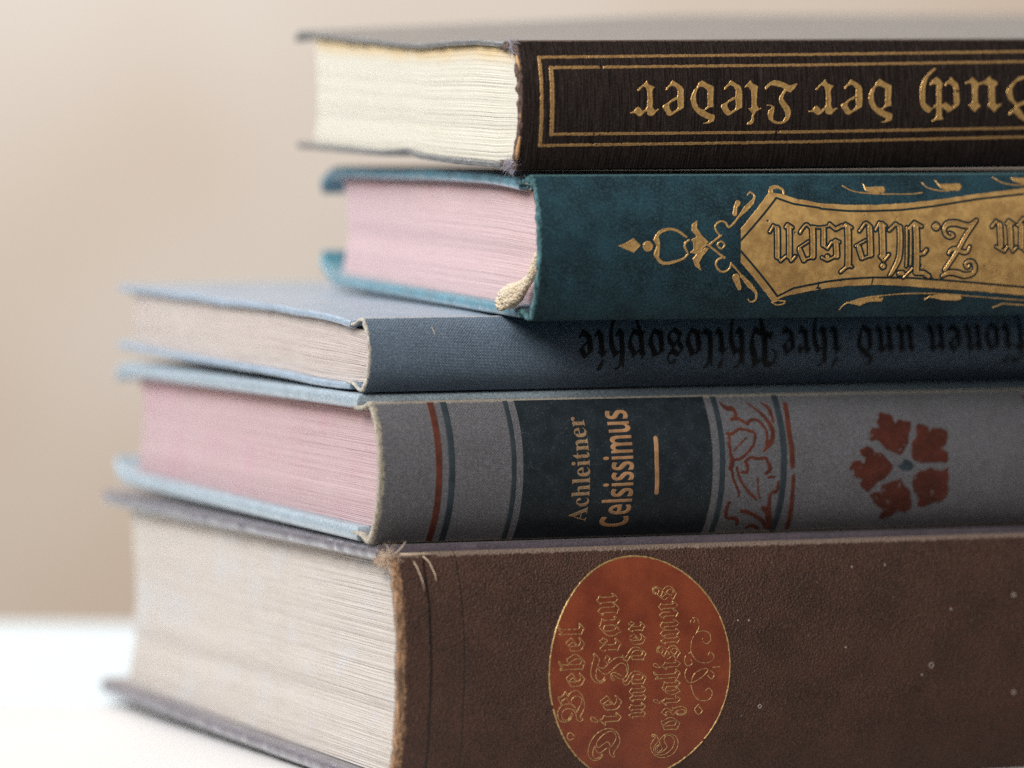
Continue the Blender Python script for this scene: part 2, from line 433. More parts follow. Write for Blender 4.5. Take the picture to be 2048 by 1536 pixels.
    def build(s, name, k, rt, mat, prof):
        b = BOOK[k]; F = s.F; c = np.minimum(np.minimum(F[:-1, :-1], F[1:, :-1]), np.minimum(F[:-1, 1:], F[1:, 1:])) < 0
        ii, jj = np.nonzero(c)
        if not len(ii): return None
        nv = F.shape[1]; idx = np.stack([ii * nv + jj, (ii + 1) * nv + jj, (ii + 1) * nv + jj + 1, ii * nv + jj + 1], 1)
        used, inv = np.unique(idx, return_inverse=True); idx = inv.reshape(-1, 4)
        u = s.us[used // nv]; v = s.vs[used % nv]; z = prof(F.ravel()[used])
        nw, nvv = Sn(b, v); V = np.stack([u, Sv(b, v) + z * nw, v + z * nvv], -1)
        return mesh_obj(name, V, idx.tolist(), mat, rt)

def p_emb(F, base=0.0, h=.13, dip=.11, e=.07, w=.30):
    d = -F; z = h * np.clip(d / e, 0, 1) - dip * np.clip((d - e) / w, 0, 1) ** .8
    return np.where(F > 0, base - F * 1.6, base + z)
def p_flat(F, base=0.0, h=.03): return np.where(F > 0, base - F * 1.2, base + h * np.clip(-F / .05, 0, 1))

def frak(s):
    ex = {}
    return ''.join(chr(0x1D56C + ord(c) - 65) if c.isupper() else chr(0x1D586 + ord(c) - 97) if c.islower() else c for c in s)
def boldserif(s): return ''.join(chr(0x1D400 + ord(c) - 65) if c.isupper() else chr(0x1D41A + ord(c) - 97) if c.islower() else c for c in s)
def boldsans(s): return ''.join(chr(0x1D5D4 + ord(c) - 65) if c.isupper() else chr(0x1D5EE + ord(c) - 97) if c.islower() else c for c in s)
def text_edges(s):
    c = bpy.data.curves.new('lettering', 'FONT'); c.body = s; c.resolution_u = 3
    o = bpy.data.objects.new('lettering', c); scn.collection.objects.link(o)
    bpy.context.view_layer.update()
    me = o.evaluated_get(bpy.context.evaluated_depsgraph_get()).to_mesh()
    cnt = {}
    for p in me.polygons:
        for e in p.edge_keys: cnt[e] = cnt.get(e, 0) + 1
    co = [(v.co.x, v.co.y) for v in me.vertices]
    E = [(co[a], co[b]) for (a, b), n in cnt.items() if n == 1]
    o.to_mesh_clear(); bpy.data.objects.remove(o); bpy.data.curves.remove(c)
    xs = [p[0] for e in E for p in e]
    return E, min(xs), max(xs)
def place_text(F, s, p0, p1, height, em=.70, **kw):
    """lay the string from p0 to p1 (ends of its baseline, millimetres on the spine); height: size of the capitals"""
    E, x0, x1 = text_edges(s); dx, dy = p1[0] - p0[0], p1[1] - p0[1]; L = math.hypot(dx, dy); ex = (dx / L, dy / L)
    up = (-ex[1], ex[0]); kx = L / (x1 - x0); ky = height / em
    f = lambda p: (p0[0] + ex[0] * (p[0] - x0) * kx + up[0] * p[1] * ky, p0[1] + ex[1] * (p[0] - x0) * kx + up[1] * p[1] * ky)
    F.edges([(f(a), f(b)) for a, b in E], **kw)

# outlines of the lettering and ornaments, in millimetres on each spine (along, up)
B1_TITLE = [[[28.07,18.47],[28.46,17.64],[29.1,17.4],[29.91,17.15],[29.34,16.65],[29.17,16.16],[29.27,14.28],[29.18,13.19],[29.73,12.4],[30.48,12.73],[30.7,12.65],[30.06,12.1],[29.32,11.35],[28.72,11.27],[28.12,11.61],[27.89,12.3],[27.15,11.67],[26.51,11.21],[25.97,11.35],[25.41,11.86],[24.23,11.81],[24.33,12.1],[25.08,12.3],[25.61,12.99],[26.04,13.19],[26.58,12.79],[27.03,12.26],[27.67,12.66],[28.03,13.19],[28.12,14.87],[28.05,16.26],[27.68,17.05],[27.15,17.24],[26.59,16.75],[26.26,16.3],[25.82,16.3],[25.94,16.75],[26.72,17.34],[27.39,17.84]],[[33.7,18.48],[34.55,18.04],[35.82,17.25],[36.15,16.56],[36.21,14.88],[36.14,12.89],[34.72,12.1],[33.12,11.17],[32.57,11.4],[31.9,12.3],[31.41,12.99],[31.66,13.49],[32.53,13.88],[33.17,14.38],[34.26,15.03],[34.69,15.07],[34.82,16.36],[34.4,17.05],[33.65,17.41],[32.99,17.05],[32.54,16.46],[32.15,16.56],[32.34,17.05],[33.24,17.84]],[[32.86,13.49],[33.29,13.98],[34.69,14.64],[34.82,12.99],[34.6,12.65],[33.75,12.04],[33.37,12.3],[32.97,12.99]],[[40.34,18.49],[41.5,17.76],[42.9,17.16],[42.8,15.67],[42.71,14.08],[42.87,12.99],[41.89,12.89],[40.81,12.29],[41.48,11.9],[43.02,11.4],[43.08,10.9],[42.85,10.1],[41.57,9.61],[40.47,9.67],[41.55,10.0],[41.92,10.4],[41.08,10.74],[39.75,11.3],[38.63,12.29],[37.97,13.29],[37.67,14.48],[37.85,15.47],[38.41,16.46],[39.19,17.26],[39.66,18.05]],[[39.73,17.16],[40.38,17.06],[41.46,16.57],[41.44,14.88],[41.45,13.19],[40.7,12.49],[40.15,12.53],[39.38,13.09],[38.94,14.08],[38.83,15.47],[39.17,16.46]],[[51.16,18.46],[51.57,17.87],[52.82,17.17],[52.61,16.08],[52.49,14.28],[52.57,13.19],[52.95,12.69],[53.61,12.89],[53.5,12.59],[52.41,12.09],[51.89,11.29],[51.91,10.59],[51.74,9.69],[51.21,9.33],[50.33,9.45],[50.57,9.85],[51.16,10.19],[51.35,10.89],[51.44,11.59],[51.1,12.09],[50.54,12.69],[51.3,12.79],[51.35,14.28],[51.26,16.28],[50.66,17.07],[49.67,16.97],[50.02,17.37],[50.58,17.77]],[[56.66,18.51],[57.96,18.17],[60.13,17.28],[61.47,17.78],[61.8,17.68],[61.11,16.78],[60.09,15.84],[59.11,16.18],[58.66,15.48],[58.43,14.68],[58.99,13.89],[59.88,12.89],[60.18,12.09],[60.14,11.09],[59.74,10.28],[58.67,9.58],[57.36,9.35],[56.25,9.65],[55.22,10.39],[54.89,11.49],[55.16,12.29],[55.81,12.73],[55.58,13.13],[54.7,13.19],[54.81,13.45],[55.91,13.39],[56.46,12.99],[56.44,12.09],[56.22,11.09],[56.32,10.29],[57.34,9.85],[58.42,10.09],[58.94,10.79],[58.98,11.69],[58.34,12.69],[57.67,13.59],[57.44,14.48],[57.77,15.28],[58.33,16.08],[58.78,16.58],[57.91,16.98],[56.6,17.28],[55.73,17.37],[55.16,16.98],[54.6,16.44],[54.27,16.58],[54.4,17.07],[55.53,17.97]],[[46.7,18.5],[47.55,18.06],[48.83,17.27],[49.16,16.57],[49.22,14.88],[49.15,12.89],[47.72,12.09],[46.11,11.16],[45.55,11.4],[44.87,12.29],[44.38,12.99],[44.64,13.49],[45.51,13.88],[46.16,14.38],[47.25,15.04],[47.69,15.08],[47.82,16.37],[47.4,17.07],[46.64,17.42],[45.97,17.07],[45.52,16.47],[45.13,16.57],[45.32,17.07],[46.22,17.86]],[[45.84,13.49],[46.27,13.98],[47.69,14.64],[47.81,12.99],[47.6,12.65],[46.74,12.03],[46.36,12.29],[45.95,12.99]],[[68.08,18.53],[68.48,17.69],[69.13,17.45],[69.97,17.19],[69.37,16.69],[69.21,16.19],[69.31,14.29],[69.21,13.18],[69.77,12.38],[70.54,12.72],[70.77,12.64],[70.11,12.08],[69.36,11.32],[68.74,11.24],[68.13,11.58],[67.89,12.28],[67.13,11.64],[66.48,11.18],[65.92,11.32],[65.35,11.84],[64.14,11.78],[64.24,12.08],[65.01,12.28],[65.55,12.98],[65.99,13.18],[66.55,12.78],[67.0,12.24],[67.66,12.64],[68.03,13.18],[68.13,14.89],[68.06,16.29],[67.68,17.09],[67.13,17.29],[66.56,16.79],[66.22,16.33],[65.78,16.33],[65.9,16.79],[66.69,17.39],[67.38,17.89]],[[73.86,18.54],[74.72,18.1],[76.02,17.3],[76.35,16.6],[76.42,14.89],[76.34,12.88],[74.89,12.08],[73.25,11.14],[72.69,11.38],[71.99,12.28],[71.49,12.98],[71.75,13.48],[72.64,13.89],[73.3,14.39],[74.41,15.05],[74.86,15.09],[74.99,16.39],[74.56,17.1],[73.8,17.45],[73.12,17.09],[72.66,16.49],[72.26,16.59],[72.45,17.09],[73.37,17.89]],[[72.98,13.48],[73.42,13.99],[74.86,14.65],[74.98,12.98],[74.77,12.64],[73.89,12.02],[73.51,12.28],[73.09,12.98]],[[80.51,18.55],[81.69,17.81],[83.12,17.2],[83.02,15.7],[82.92,14.09],[83.09,12.98],[82.09,12.88],[80.98,12.28],[81.66,11.87],[83.24,11.37],[83.3,10.87],[83.07,10.06],[81.76,9.56],[80.64,9.62],[81.74,9.96],[82.12,10.36],[81.25,10.71],[79.89,11.27],[78.75,12.28],[78.06,13.28],[77.76,14.49],[77.94,15.49],[78.52,16.5],[79.33,17.3],[79.81,18.1]],[[79.88,17.2],[80.55,17.1],[81.65,16.6],[81.62,14.89],[81.64,13.18],[80.86,12.48],[80.31,12.52],[79.52,13.08],[79.06,14.09],[78.95,15.49],[79.3,16.5]],[[93.27,20.84],[93.62,20.62],[92.52,19.71],[91.57,18.81],[90.99,17.46],[90.76,15.65],[90.82,13.62],[91.71,12.72],[92.71,12.94],[92.72,12.49],[91.61,11.47],[90.85,11.81],[89.95,12.72],[89.55,14.07],[89.56,16.1],[89.99,17.68],[90.69,18.81],[91.78,19.82]],[[93.59,18.93],[94.19,18.48],[94.85,17.58],[94.61,16.56],[94.54,14.52],[94.55,12.94],[94.62,12.04],[94.66,10.9],[95.15,10.11],[94.45,10.0],[93.81,10.11],[92.45,9.59],[92.31,9.82],[93.16,10.45],[93.44,11.13],[93.36,12.04],[93.39,13.39],[93.38,15.2],[93.5,17.12],[92.88,17.57],[92.11,17.12],[91.87,17.35],[92.54,18.25]],[[91.84,12.53],[92.46,12.9],[93.36,13.3],[93.37,12.72],[92.79,12.53]],[[96.88,18.93],[97.46,18.26],[98.43,17.47],[98.64,15.88],[98.71,14.07],[98.39,12.94],[97.14,12.15],[96.15,11.54],[95.5,12.04],[94.66,12.67],[94.65,13.17],[95.6,13.62],[96.37,13.05],[97.01,12.6],[97.5,13.17],[97.42,14.53],[97.39,16.56],[96.78,17.35],[96.04,17.58],[95.63,16.9],[95.26,17.12],[95.54,17.69],[96.46,18.37]],[[101.94,18.94],[102.28,18.38],[103.25,17.58],[104.8,18.15],[105.87,19.01],[106.21,18.38],[107.58,17.82],[107.6,17.25],[106.9,16.91],[106.87,15.21],[106.95,13.62],[107.52,12.94],[108.4,13.39],[108.48,13.12],[107.27,12.26],[106.78,11.53],[106.14,12.03],[105.23,12.94],[105.6,13.62],[105.52,15.43],[105.51,17.02],[104.51,17.47],[103.23,17.13],[102.96,16.57],[102.88,14.98],[102.89,13.62],[103.45,13.05],[103.58,12.71],[102.83,12.26],[102.22,11.58],[101.57,12.15],[100.79,13.05],[101.67,13.62],[101.67,15.21],[101.7,17.02],[101.22,17.58],[100.08,17.47],[100.22,17.81],[101.26,18.26]],[[114.02,19.07],[112.73,18.84],[111.4,17.93],[110.6,17.25],[109.81,16.34],[109.62,15.44],[110.05,14.3],[111.07,13.39],[111.71,12.94],[111.47,12.26],[110.84,12.03],[110.1,11.12],[110.5,10.89],[111.36,11.57],[112.43,10.43],[113.48,9.75],[115.57,9.17],[117.58,9.63],[118.55,10.66],[118.74,12.48],[118.34,15.21],[118.54,17.72],[117.6,19.08],[116.27,18.28],[115.28,18.85]],[[113.98,18.5],[112.16,17.89],[111.36,17.14],[110.95,16.35],[110.94,15.21],[111.32,14.07],[112.09,13.28],[113.11,13.67],[114.38,14.07],[115.66,15.21],[116.93,14.53],[117.2,12.94],[117.12,11.11],[115.49,10.32],[113.68,10.89],[112.88,12.03],[112.36,12.48],[113.12,12.98],[114.39,13.28],[115.15,13.85],[114.89,14.53],[115.67,16.35],[116.22,17.49],[115.23,18.05]]]
B1_LINES = [[[[114.43,24.09],[62.82,23.62],[4.84,23.25],[4.84,5.43],[62.63,5.7],[114.02,6.31]]],[[[114.05,22.02],[62.49,21.48],[7.15,21.15],[7.16,7.71],[62.39,7.76],[113.8,8.2]]]]
B2_POLY = [[[17.22,15.12],[18.85,15.71],[20.6,16.67],[22.12,15.15],[20.62,13.75],[18.86,14.41]],[[33.13,16.26],[34.31,16.86],[35.72,16.03],[36.66,15.15],[35.73,14.51],[34.33,13.32],[32.92,13.66],[33.61,14.31],[33.6,15.61]],[[34.56,20.15],[34.48,18.64],[35.26,17.34],[36.9,15.8],[36.43,15.37],[34.31,16.91],[33.28,18.0],[33.33,19.3]],[[35.55,9.92],[34.98,11.68],[35.75,12.98],[37.14,14.5],[36.2,14.68],[34.33,13.43],[33.54,12.35],[33.95,11.03]],[[72.33,27.52],[73.06,26.65],[75.01,26.75],[76.94,26.75],[77.23,25.99],[76.63,25.45],[73.74,25.46],[72.66,26.01]],[[88.71,28.11],[89.67,27.24],[91.61,27.23],[94.32,27.33],[94.6,26.57],[93.92,25.81],[91.25,25.83],[89.68,26.37]],[[106.18,28.48],[109.28,28.36],[110.87,27.82],[110.43,27.16],[108.88,27.06],[106.88,27.61]],[[68.89,2.91],[71.53,3.9],[75.77,4.31],[76.82,3.96],[76.65,3.17],[73.66,3.08],[71.94,2.31]],[[86.97,3.97],[89.22,4.74],[93.9,4.46],[94.59,3.66],[93.97,3.21],[90.56,3.25]]]
B2_STROKE = [[[[23.68,14.99],[23.71,14.99]],1.062],[[[25.39,16.53],[26.35,17.83],[28.24,18.4],[30.11,18.06],[32.08,16.81]],[0.398,0.354,0.288,0.266,0.199]],[[[32.45,13.34],[31.3,12.36],[28.29,11.56],[26.64,11.75],[25.37,13.28]],[0.199,0.243,0.31,0.332,0.398]],[[[25.58,16.32],[25.98,15.01],[25.6,13.28]],[0.62,0.354,0.62]],[[[32.66,16.16],[31.84,15.62],[31.73,14.75],[32.33,13.77]],0.221],[[[36.07,15.7],[36.9,15.11],[38.31,16.12],[39.73,17.09]],0.221],[[[36.9,15.11],[40.48,12.51]],0.221],[[[40.55,15.13],[39.73,15.89],[38.9,15.14],[39.74,14.37],[40.55,15.13]],0.177],[[[39.5,17.09],[38.69,17.96],[38.5,19.05],[39.61,19.91],[40.78,19.68],[41.32,18.81],[42.17,19.13],[43.7,20.75]],0.199],[[[43.7,20.75],[45.54,22.46],[47.15,23.75]],[0.221,0.531,0.443]],[[[47.15,23.75],[47.83,24.93],[47.04,25.72],[46.34,25.21]],[0.354,0.221,0.177,0.177]],[[[42.93,21.4],[43.35,22.91],[43.92,23.55]],[0.487,0.398,0.575]],[[[40.48,12.68],[39.08,12.19],[38.66,11.1],[39.44,10.0],[40.41,9.66],[41.55,10.2],[41.99,11.4]],0.199],[[[42.19,11.18],[44.23,9.19]],0.177],[[[43.23,8.54],[43.87,7.2],[44.37,6.2]],[0.752,0.575,0.398]],[[[44.51,8.74],[46.66,6.73]],[0.31,0.575]],[[[46.66,6.73],[48.23,5.15],[48.3,3.69],[47.3,3.41],[46.7,3.94]],[0.487,0.266,0.177,0.155,0.155]],[[[52.1,3.2],[53.43,2.67],[54.79,2.95],[54.9,3.47]],0.155],[[[52.1,3.2],[53.19,3.64],[54.9,3.47]],0.155],[[[51.59,25.88],[51.98,26.52],[53.22,26.73],[54.28,26.19],[54.39,25.39]],[0.531,0.443,0.354,0.266,0.221]],[[[67.83,26.89],[69.75,25.91],[72.3,25.47],[75.62,25.24],[78.75,25.23],[82.86,25.21],[85.34,25.48]],0.133],[[[85.85,27.47],[86.8,26.49],[88.85,25.94],[91.48,25.76]],0.133],[[[102.26,28.49],[104.12,27.4],[106.44,26.96],[108.85,26.95]],0.133],[[[67.6,1.55],[68.47,2.69],[70.68,3.46],[73.41,4.11],[76.71,4.41],[80.51,4.71],[85.33,4.78],[90.22,4.62],[97.68,3.97],[108.89,3.05]],0.111],[[[86.14,3.41],[87.38,4.3]],0.111],[[[102.25,1.63],[104.21,2.41],[109.19,2.01]],0.133]]
B2_PLATE = [[40.67,14.91],[51.09,25.77],[54.54,25.18],[57.46,24.24],[58.61,24.13],[62.08,23.46],[68.02,23.11],[75.22,23.08],[82.53,23.48],[89.93,24.2],[97.43,25.15],[108.67,26.3],[140,26.5],[150,24],[160,14],[150,4],[140,1.8],[108.61,4.09],[97.42,5.11],[90.01,5.64],[82.62,6.27],[75.32,6.68],[68.13,6.52],[63.42,6.01],[58.78,5.27],[55.35,4.63],[52.05,3.43],[43.82,11.83]]
B2_DARK = [[[[61.92,22.49],[56.11,23.32],[52.51,24.54],[42.92,15.0],[52.99,4.55],[56.25,6.19],[58.54,6.62]],0.177],[[[61.92,22.34],[67.85,21.85],[72.64,21.79],[79.89,21.97],[87.25,22.69],[97.2,24.06],[108.38,25.1]],0.177],[[[58.54,6.62],[63.2,7.46],[67.92,7.98],[73.65,8.26],[82.36,8.07],[89.69,7.55],[97.08,6.92],[108.22,5.91]],0.177],[[[73.59,6.92],[73.68,8.04]],0.111]]
B2_LET = [[[[50.39,17.75],[51.22,18.99],[52.05,18.39]],0.186],[[[52.05,18.39],[52.11,12.76]],0.478],[[[52.11,12.76],[52.86,11.83],[53.97,12.75]],0.186],[[[53.98,18.64],[54.37,19.16],[55.41,18.57]],0.212],[[[54.7,18.64],[54.75,12.74]],0.478],[[[54.75,12.74],[55.15,11.82],[56.04,12.73]],0.186],[[[57.09,17.51],[57.54,18.23],[58.58,19.14],[59.55,18.35]],0.186],[[[59.9,18.35],[59.97,12.7]],0.505],[[[56.79,14.43],[58.93,15.73]],0.133],[[[57.01,14.04],[58.0,11.99]],0.425],[[[58.0,11.99],[59.98,12.57]],0.133],[[[60.42,18.67],[61.42,18.53],[63.29,18.78],[63.75,19.24]],0.106],[[[63.74,19.17],[64.99,18.18],[66.45,18.83]],0.266],[[[62.34,18.33],[62.3,15.05]],0.425],[[[62.3,14.92],[63.17,14.25],[64.09,15.56]],0.186],[[[64.23,15.43],[64.95,15.95],[65.81,15.55]],0.186],[[[65.09,15.29],[65.28,12.79]],0.505],[[[65.28,12.79],[63.23,11.88],[61.99,12.42]],0.186],[[[63.2,12.57],[63.22,12.57]],0.398],[[[66.88,18.7],[67.27,19.22],[68.6,18.49]],0.186],[[[67.74,18.56],[67.88,10.92]],0.558],[[[67.88,10.79],[66.33,9.47]],0.212],[[[67.88,10.79],[68.69,10.51]],0.186],[[[70.3,17.76],[70.75,18.28],[71.81,19.39],[72.93,18.66]],0.186],[[[72.63,18.4],[72.83,13.0]],0.505],[[[69.41,14.74],[71.71,15.91]],0.133],[[[70.14,14.47],[70.9,12.35]],0.425],[[[70.91,12.09],[73.19,12.86]],0.133],[[[73.91,18.0],[74.84,19.43],[76.25,18.77]],0.186],[[[75.39,18.91],[75.57,12.84]],0.584],[[[74.93,12.58],[75.84,11.65],[76.94,12.96]],0.186],[[[75.32,10.59],[75.66,10.92],[76.04,10.58],[75.71,10.26],[75.32,10.59]],0.239],[[[76.99,17.89],[78.47,19.17],[79.54,18.45]],0.232],[[[79.38,18.45],[79.41,14.86],[79.11,11.97],[77.84,9.37],[77.28,8.65]],[0.464,0.492,0.492,0.348,0.174]],[[[80.93,18.44],[80.93,10.51]],0.174],[[[81.84,18.44],[81.83,10.79]],0.174],[[[81.42,18.15],[82.75,19.44],[84.29,18.64]],0.232],[[[83.02,18.57],[83.29,9.32]],0.55],[[[83.47,12.95],[84.74,13.08],[85.36,13.8]],0.261],[[[83.39,9.18],[84.98,9.09],[86.17,8.35]],0.377],[[[82.36,10.06],[80.49,8.18]],0.145],[[[79.45,9.07],[80.24,9.06]],0.377],[[[87.06,18.58],[87.56,19.01],[88.01,18.57],[87.52,18.14],[87.06,18.58]],0.319],[[[90.59,17.23],[91.22,17.01],[91.37,16.65],[90.57,16.37],[89.63,16.95],[89.34,18.1],[90.18,19.11],[92.1,19.24],[93.98,18.8],[95.42,18.79],[96.76,19.79]],[0.203,0.203,0.232,0.261,0.29,0.348,0.492,0.521,0.492,0.406,0.261]],[[[96.41,19.36],[94.24,16.78],[92.5,13.89],[89.68,9.71]],[0.261,0.377,0.377,0.348]],[[[90.37,13.04],[90.91,13.76],[92.02,13.97],[93.62,13.31],[94.57,13.44],[95.12,14.45]],[0.203,0.29,0.348,0.348,0.29,0.145]],[[[89.18,8.39],[90.69,9.11],[92.62,8.95],[94.26,8.5],[96.12,8.92],[96.48,10.23],[95.93,11.26],[94.97,11.41],[94.21,10.83],[94.74,10.1],[95.18,10.53]],[0.232,0.406,0.521,0.464,0.377,0.348,0.29,0.261,0.203,0.174,0.174]],[[[100.19,18.47],[101.21,19.62],[102.27,18.6]],0.203],[[[101.97,18.89],[102.14,14.55]],0.492],[[[101.1,14.41],[102.96,13.38],[103.66,14.39]],0.174],[[[103.58,19.03],[104.1,19.74],[105.18,19.02]],0.174],[[[104.22,19.02],[104.46,14.53]],0.492],[[[104.46,14.24],[104.96,13.37],[105.74,14.23]],0.174],[[[106.12,18.72],[107.5,20.16],[108.71,19.14]],0.203],[[[106.92,18.72],[106.86,14.37]],0.492],[[[106.86,14.22],[107.84,13.35],[108.95,14.35]],0.174],[[[108.86,19.0],[108.95,14.5]],0.492]]
B4_LEAF = [[[113.28,24.71],[114.34,24.27],[116.08,24.15],[116.23,23.13],[116.31,22.1],[117.56,23.36],[118.72,22.82],[120.14,22.54],[119.79,21.17],[119.17,19.63],[119.02,18.08],[117.98,17.06],[117.15,15.67],[116.66,15.51],[116.17,16.05],[115.2,16.59],[113.64,16.98],[112.72,18.04],[112.01,18.92],[110.23,18.79],[109.88,20.0],[110.54,21.19],[111.41,21.69],[112.52,21.32],[112.16,22.53],[112.82,23.7]],[[121.58,22.34],[122.93,22.14],[123.98,21.43],[124.04,20.57],[124.94,21.24],[126.72,21.2],[128.21,20.66],[128.25,19.44],[127.9,17.71],[126.48,17.13],[128.03,16.13],[128.21,14.72],[127.63,13.85],[125.45,14.08],[123.27,13.95],[121.29,14.17],[119.81,14.74],[119.53,16.32],[119.71,18.06],[120.77,19.77],[121.0,21.32]],[[108.99,17.95],[110.33,17.4],[110.88,16.69],[112.64,16.48],[113.8,15.4],[114.99,13.97],[115.41,13.08],[114.12,11.51],[113.01,10.65],[111.87,10.32],[110.84,9.1],[109.83,8.04],[108.53,8.79],[107.78,10.07],[108.46,11.12],[106.68,11.34],[105.64,12.25],[105.1,13.49],[106.15,14.7],[107.52,15.02],[108.51,14.29],[108.7,15.34],[107.54,16.24],[107.77,17.28]],[[113.11,9.76],[115.2,10.42],[117.32,10.9],[118.29,9.27],[119.59,8.51],[120.29,6.86],[120.89,4.46],[119.59,3.57],[117.88,3.99],[116.85,2.9],[115.13,2.2],[113.73,2.8],[114.19,4.46],[111.86,5.81],[110.48,7.66],[111.57,8.18],[112.89,8.5]],[[121.36,12.23],[123.89,13.05],[126.3,12.29],[128.05,12.96],[128.56,11.16],[128.36,9.38],[128.86,7.55],[128.14,6.29],[126.92,5.59],[125.02,5.27],[123.83,4.56],[121.93,4.99],[122.12,6.63],[120.67,7.94],[119.98,9.94],[120.42,11.54]]]
B4_HEART = [[[117.93,15.13],[119.71,14.21],[120.13,13.32],[119.18,12.46],[117.2,12.68],[116.18,13.59],[117.15,14.09]]]
B4_VINE = [[[[77.33,27.17],[78.43,26.1],[79.81,25.88],[80.23,25.0],[80.0,24.14]],[0.151,0.503,0.453,0.402,0.503]],[[[79.03,23.77],[80.2,24.04],[81.42,23.53],[82.49,22.83],[82.95,23.4],[84.14,23.77],[85.17,23.36],[86.08,22.37],[86.54,21.18],[86.49,20.01],[86.12,18.63]],0.352],[[[83.23,27.16],[84.74,25.98],[86.08,24.8],[87.1,23.52],[87.89,21.94],[87.89,20.47],[87.16,19.0],[85.48,17.35]],[0.151,0.282,0.382,0.453,0.553,0.553,0.553,0.302]],[[[86.63,27.0],[87.72,26.21],[88.27,25.04],[88.46,23.1]],[0.151,0.402,0.503,0.302]],[[[77.51,21.08],[78.73,21.05],[80.42,21.9],[82.05,21.67],[83.72,20.95],[83.36,18.89],[81.8,17.14],[80.09,15.88],[78.32,15.72]],0.322],[[[78.02,20.77],[77.71,19.01],[77.91,17.22],[78.32,15.72],[77.99,14.02]],[0.362,0.342,0.322,0.503,0.604]],[[[78.59,17.41],[80.01,18.76],[81.82,20.1]],0.181],[[[81.2,15.15],[82.43,16.13],[84.09,15.79],[85.88,15.95],[86.43,14.83],[87.11,13.71]],0.352],[[[81.53,14.94],[81.76,13.94]],0.402],[[[78.31,14.68],[78.5,12.16],[80.13,8.97],[80.14,8.14]],0.302],[[[79.32,14.06],[80.19,11.62],[82.47,8.91],[84.39,7.41]],0.322],[[[81.87,14.6],[81.67,13.1],[80.56,13.12]],0.352],[[[84.19,11.72],[84.6,8.85],[85.28,7.39]],0.201],[[[86.77,14.49],[86.9,13.38],[86.03,12.69]],0.402],[[[86.63,11.87],[87.96,12.04]],0.302],[[[88.94,10.89],[88.79,9.16],[87.55,8.47],[87.51,6.29],[87.67,4.71],[89.17,1.14]],[0.302,0.453,0.352,0.453,0.805,0.604]],[[[78.27,6.85],[78.03,4.98],[78.74,3.58],[80.83,3.31],[81.29,2.23]],0.402],[[[81.47,4.99],[84.0,4.28],[86.67,2.83],[88.42,1.05]],0.422],[[[83.75,1.3],[84.79,1.81],[86.5,1.11]],0.352],[[[86.25,5.49],[87.65,4.39]],0.453]]
B4_BANDS = {"red":[[12.27,13.85]],"slate":[[15.16,16.58],[28.93,30.08],[75.39,76.75],[89.35,90.78]],"label":[[31.46,73.86]]}
B4_DASHRED = [[[[92.13,26.46],[91.66,21.59],[91.94,17.74],[92.06,14.17]],0.587],[[[92.31,12.03],[92.45,8.88],[92.82,5.16],[93.27,0.99]],[0.456,0.456,0.587,0.522]]]
B4_RULE = [[[[61.3,20.44],[61.21,15.5],[61.52,9.39]],0.472]]
B5_SWIRL = [[[[64.94,34.13],[64.63,33.64],[65.19,33.37],[65.64,33.98],[65.24,34.5],[66.22,34.22],[66.59,32.94],[66.12,31.69],[65.1,30.45],[64.66,28.94],[64.74,27.41],[65.94,25.83],[67.64,25.26],[69.06,25.46],[69.85,26.46],[69.05,27.46],[68.49,26.76]],0.129],[[[66.12,31.56],[67.68,31.76],[68.94,31.08],[69.06,29.8],[68.2,29.12],[67.36,29.61],[67.31,30.25]],0.155],[[[64.74,27.54],[63.52,26.94],[63.25,25.67],[63.96,24.75],[64.95,25.23],[64.66,26.01]],0.181],[[[64.82,24.08],[63.69,24.12],[63.31,22.86],[64.01,21.55],[65.15,21.38],[67.11,22.33],[68.51,23.69],[67.66,24.11],[65.68,23.28],[64.85,21.78],[64.89,20.24],[65.8,18.4],[67.25,17.57],[68.94,17.76],[69.61,19.03],[68.86,20.09],[68.03,19.6]],0.155],[[[69.08,23.67],[69.94,22.87],[69.39,21.86],[68.53,22.66]],0.155],[[[69.64,24.29],[71.21,24.36]],0.155],[[[66.58,16.82],[65.78,15.82],[66.7,14.75],[67.5,15.49],[66.75,16.3]],0.181]]
SPECKS5 = [[139.54, 36.69, 0.45], [119.86, 22.82, 0.55], [139.44, 16.44, 0.45], [80.57, 15.85, 0.4], [77.91, 33.52, 0.14], [75.41, 33.6, 0.12], [99.99, 27.25, 0.14], [124.55, 34.31, 0.16], [117.68, 20.93, 0.14], [102.57, 43.49, 0.12], [38.89, 45.94, 0.2], [110.25, 43.66, 0.12]]

def fray(name, rt, mat, centre, spread, n, length, rad, seed, bias=(0, 0, 0)):
    g = random.Random(seed); parts = []
    for _ in range(n):
        p = Vector([centre[i] + g.uniform(-1, 1) * spread[i] for i in range(3)])
        d = Vector([g.gauss(0, 1) + bias[i] for i in range(3)]).normalized(); L = length * g.uniform(.4, 1.2); pts = [p.copy()]
        for q in range(6):
            d = (d + Vector([g.gauss(0, .35) for _ in range(3)])).normalized(); p = p + d * L / 6; pts.append(p.copy())
        r = rad * g.uniform(.6, 1.3); parts.append(tube(pts, [r * (1 - .6 * q / 6) for q in range(7)], 5))
    V, F = merge(parts); return mesh_obj(name, V, F, mat, rt)

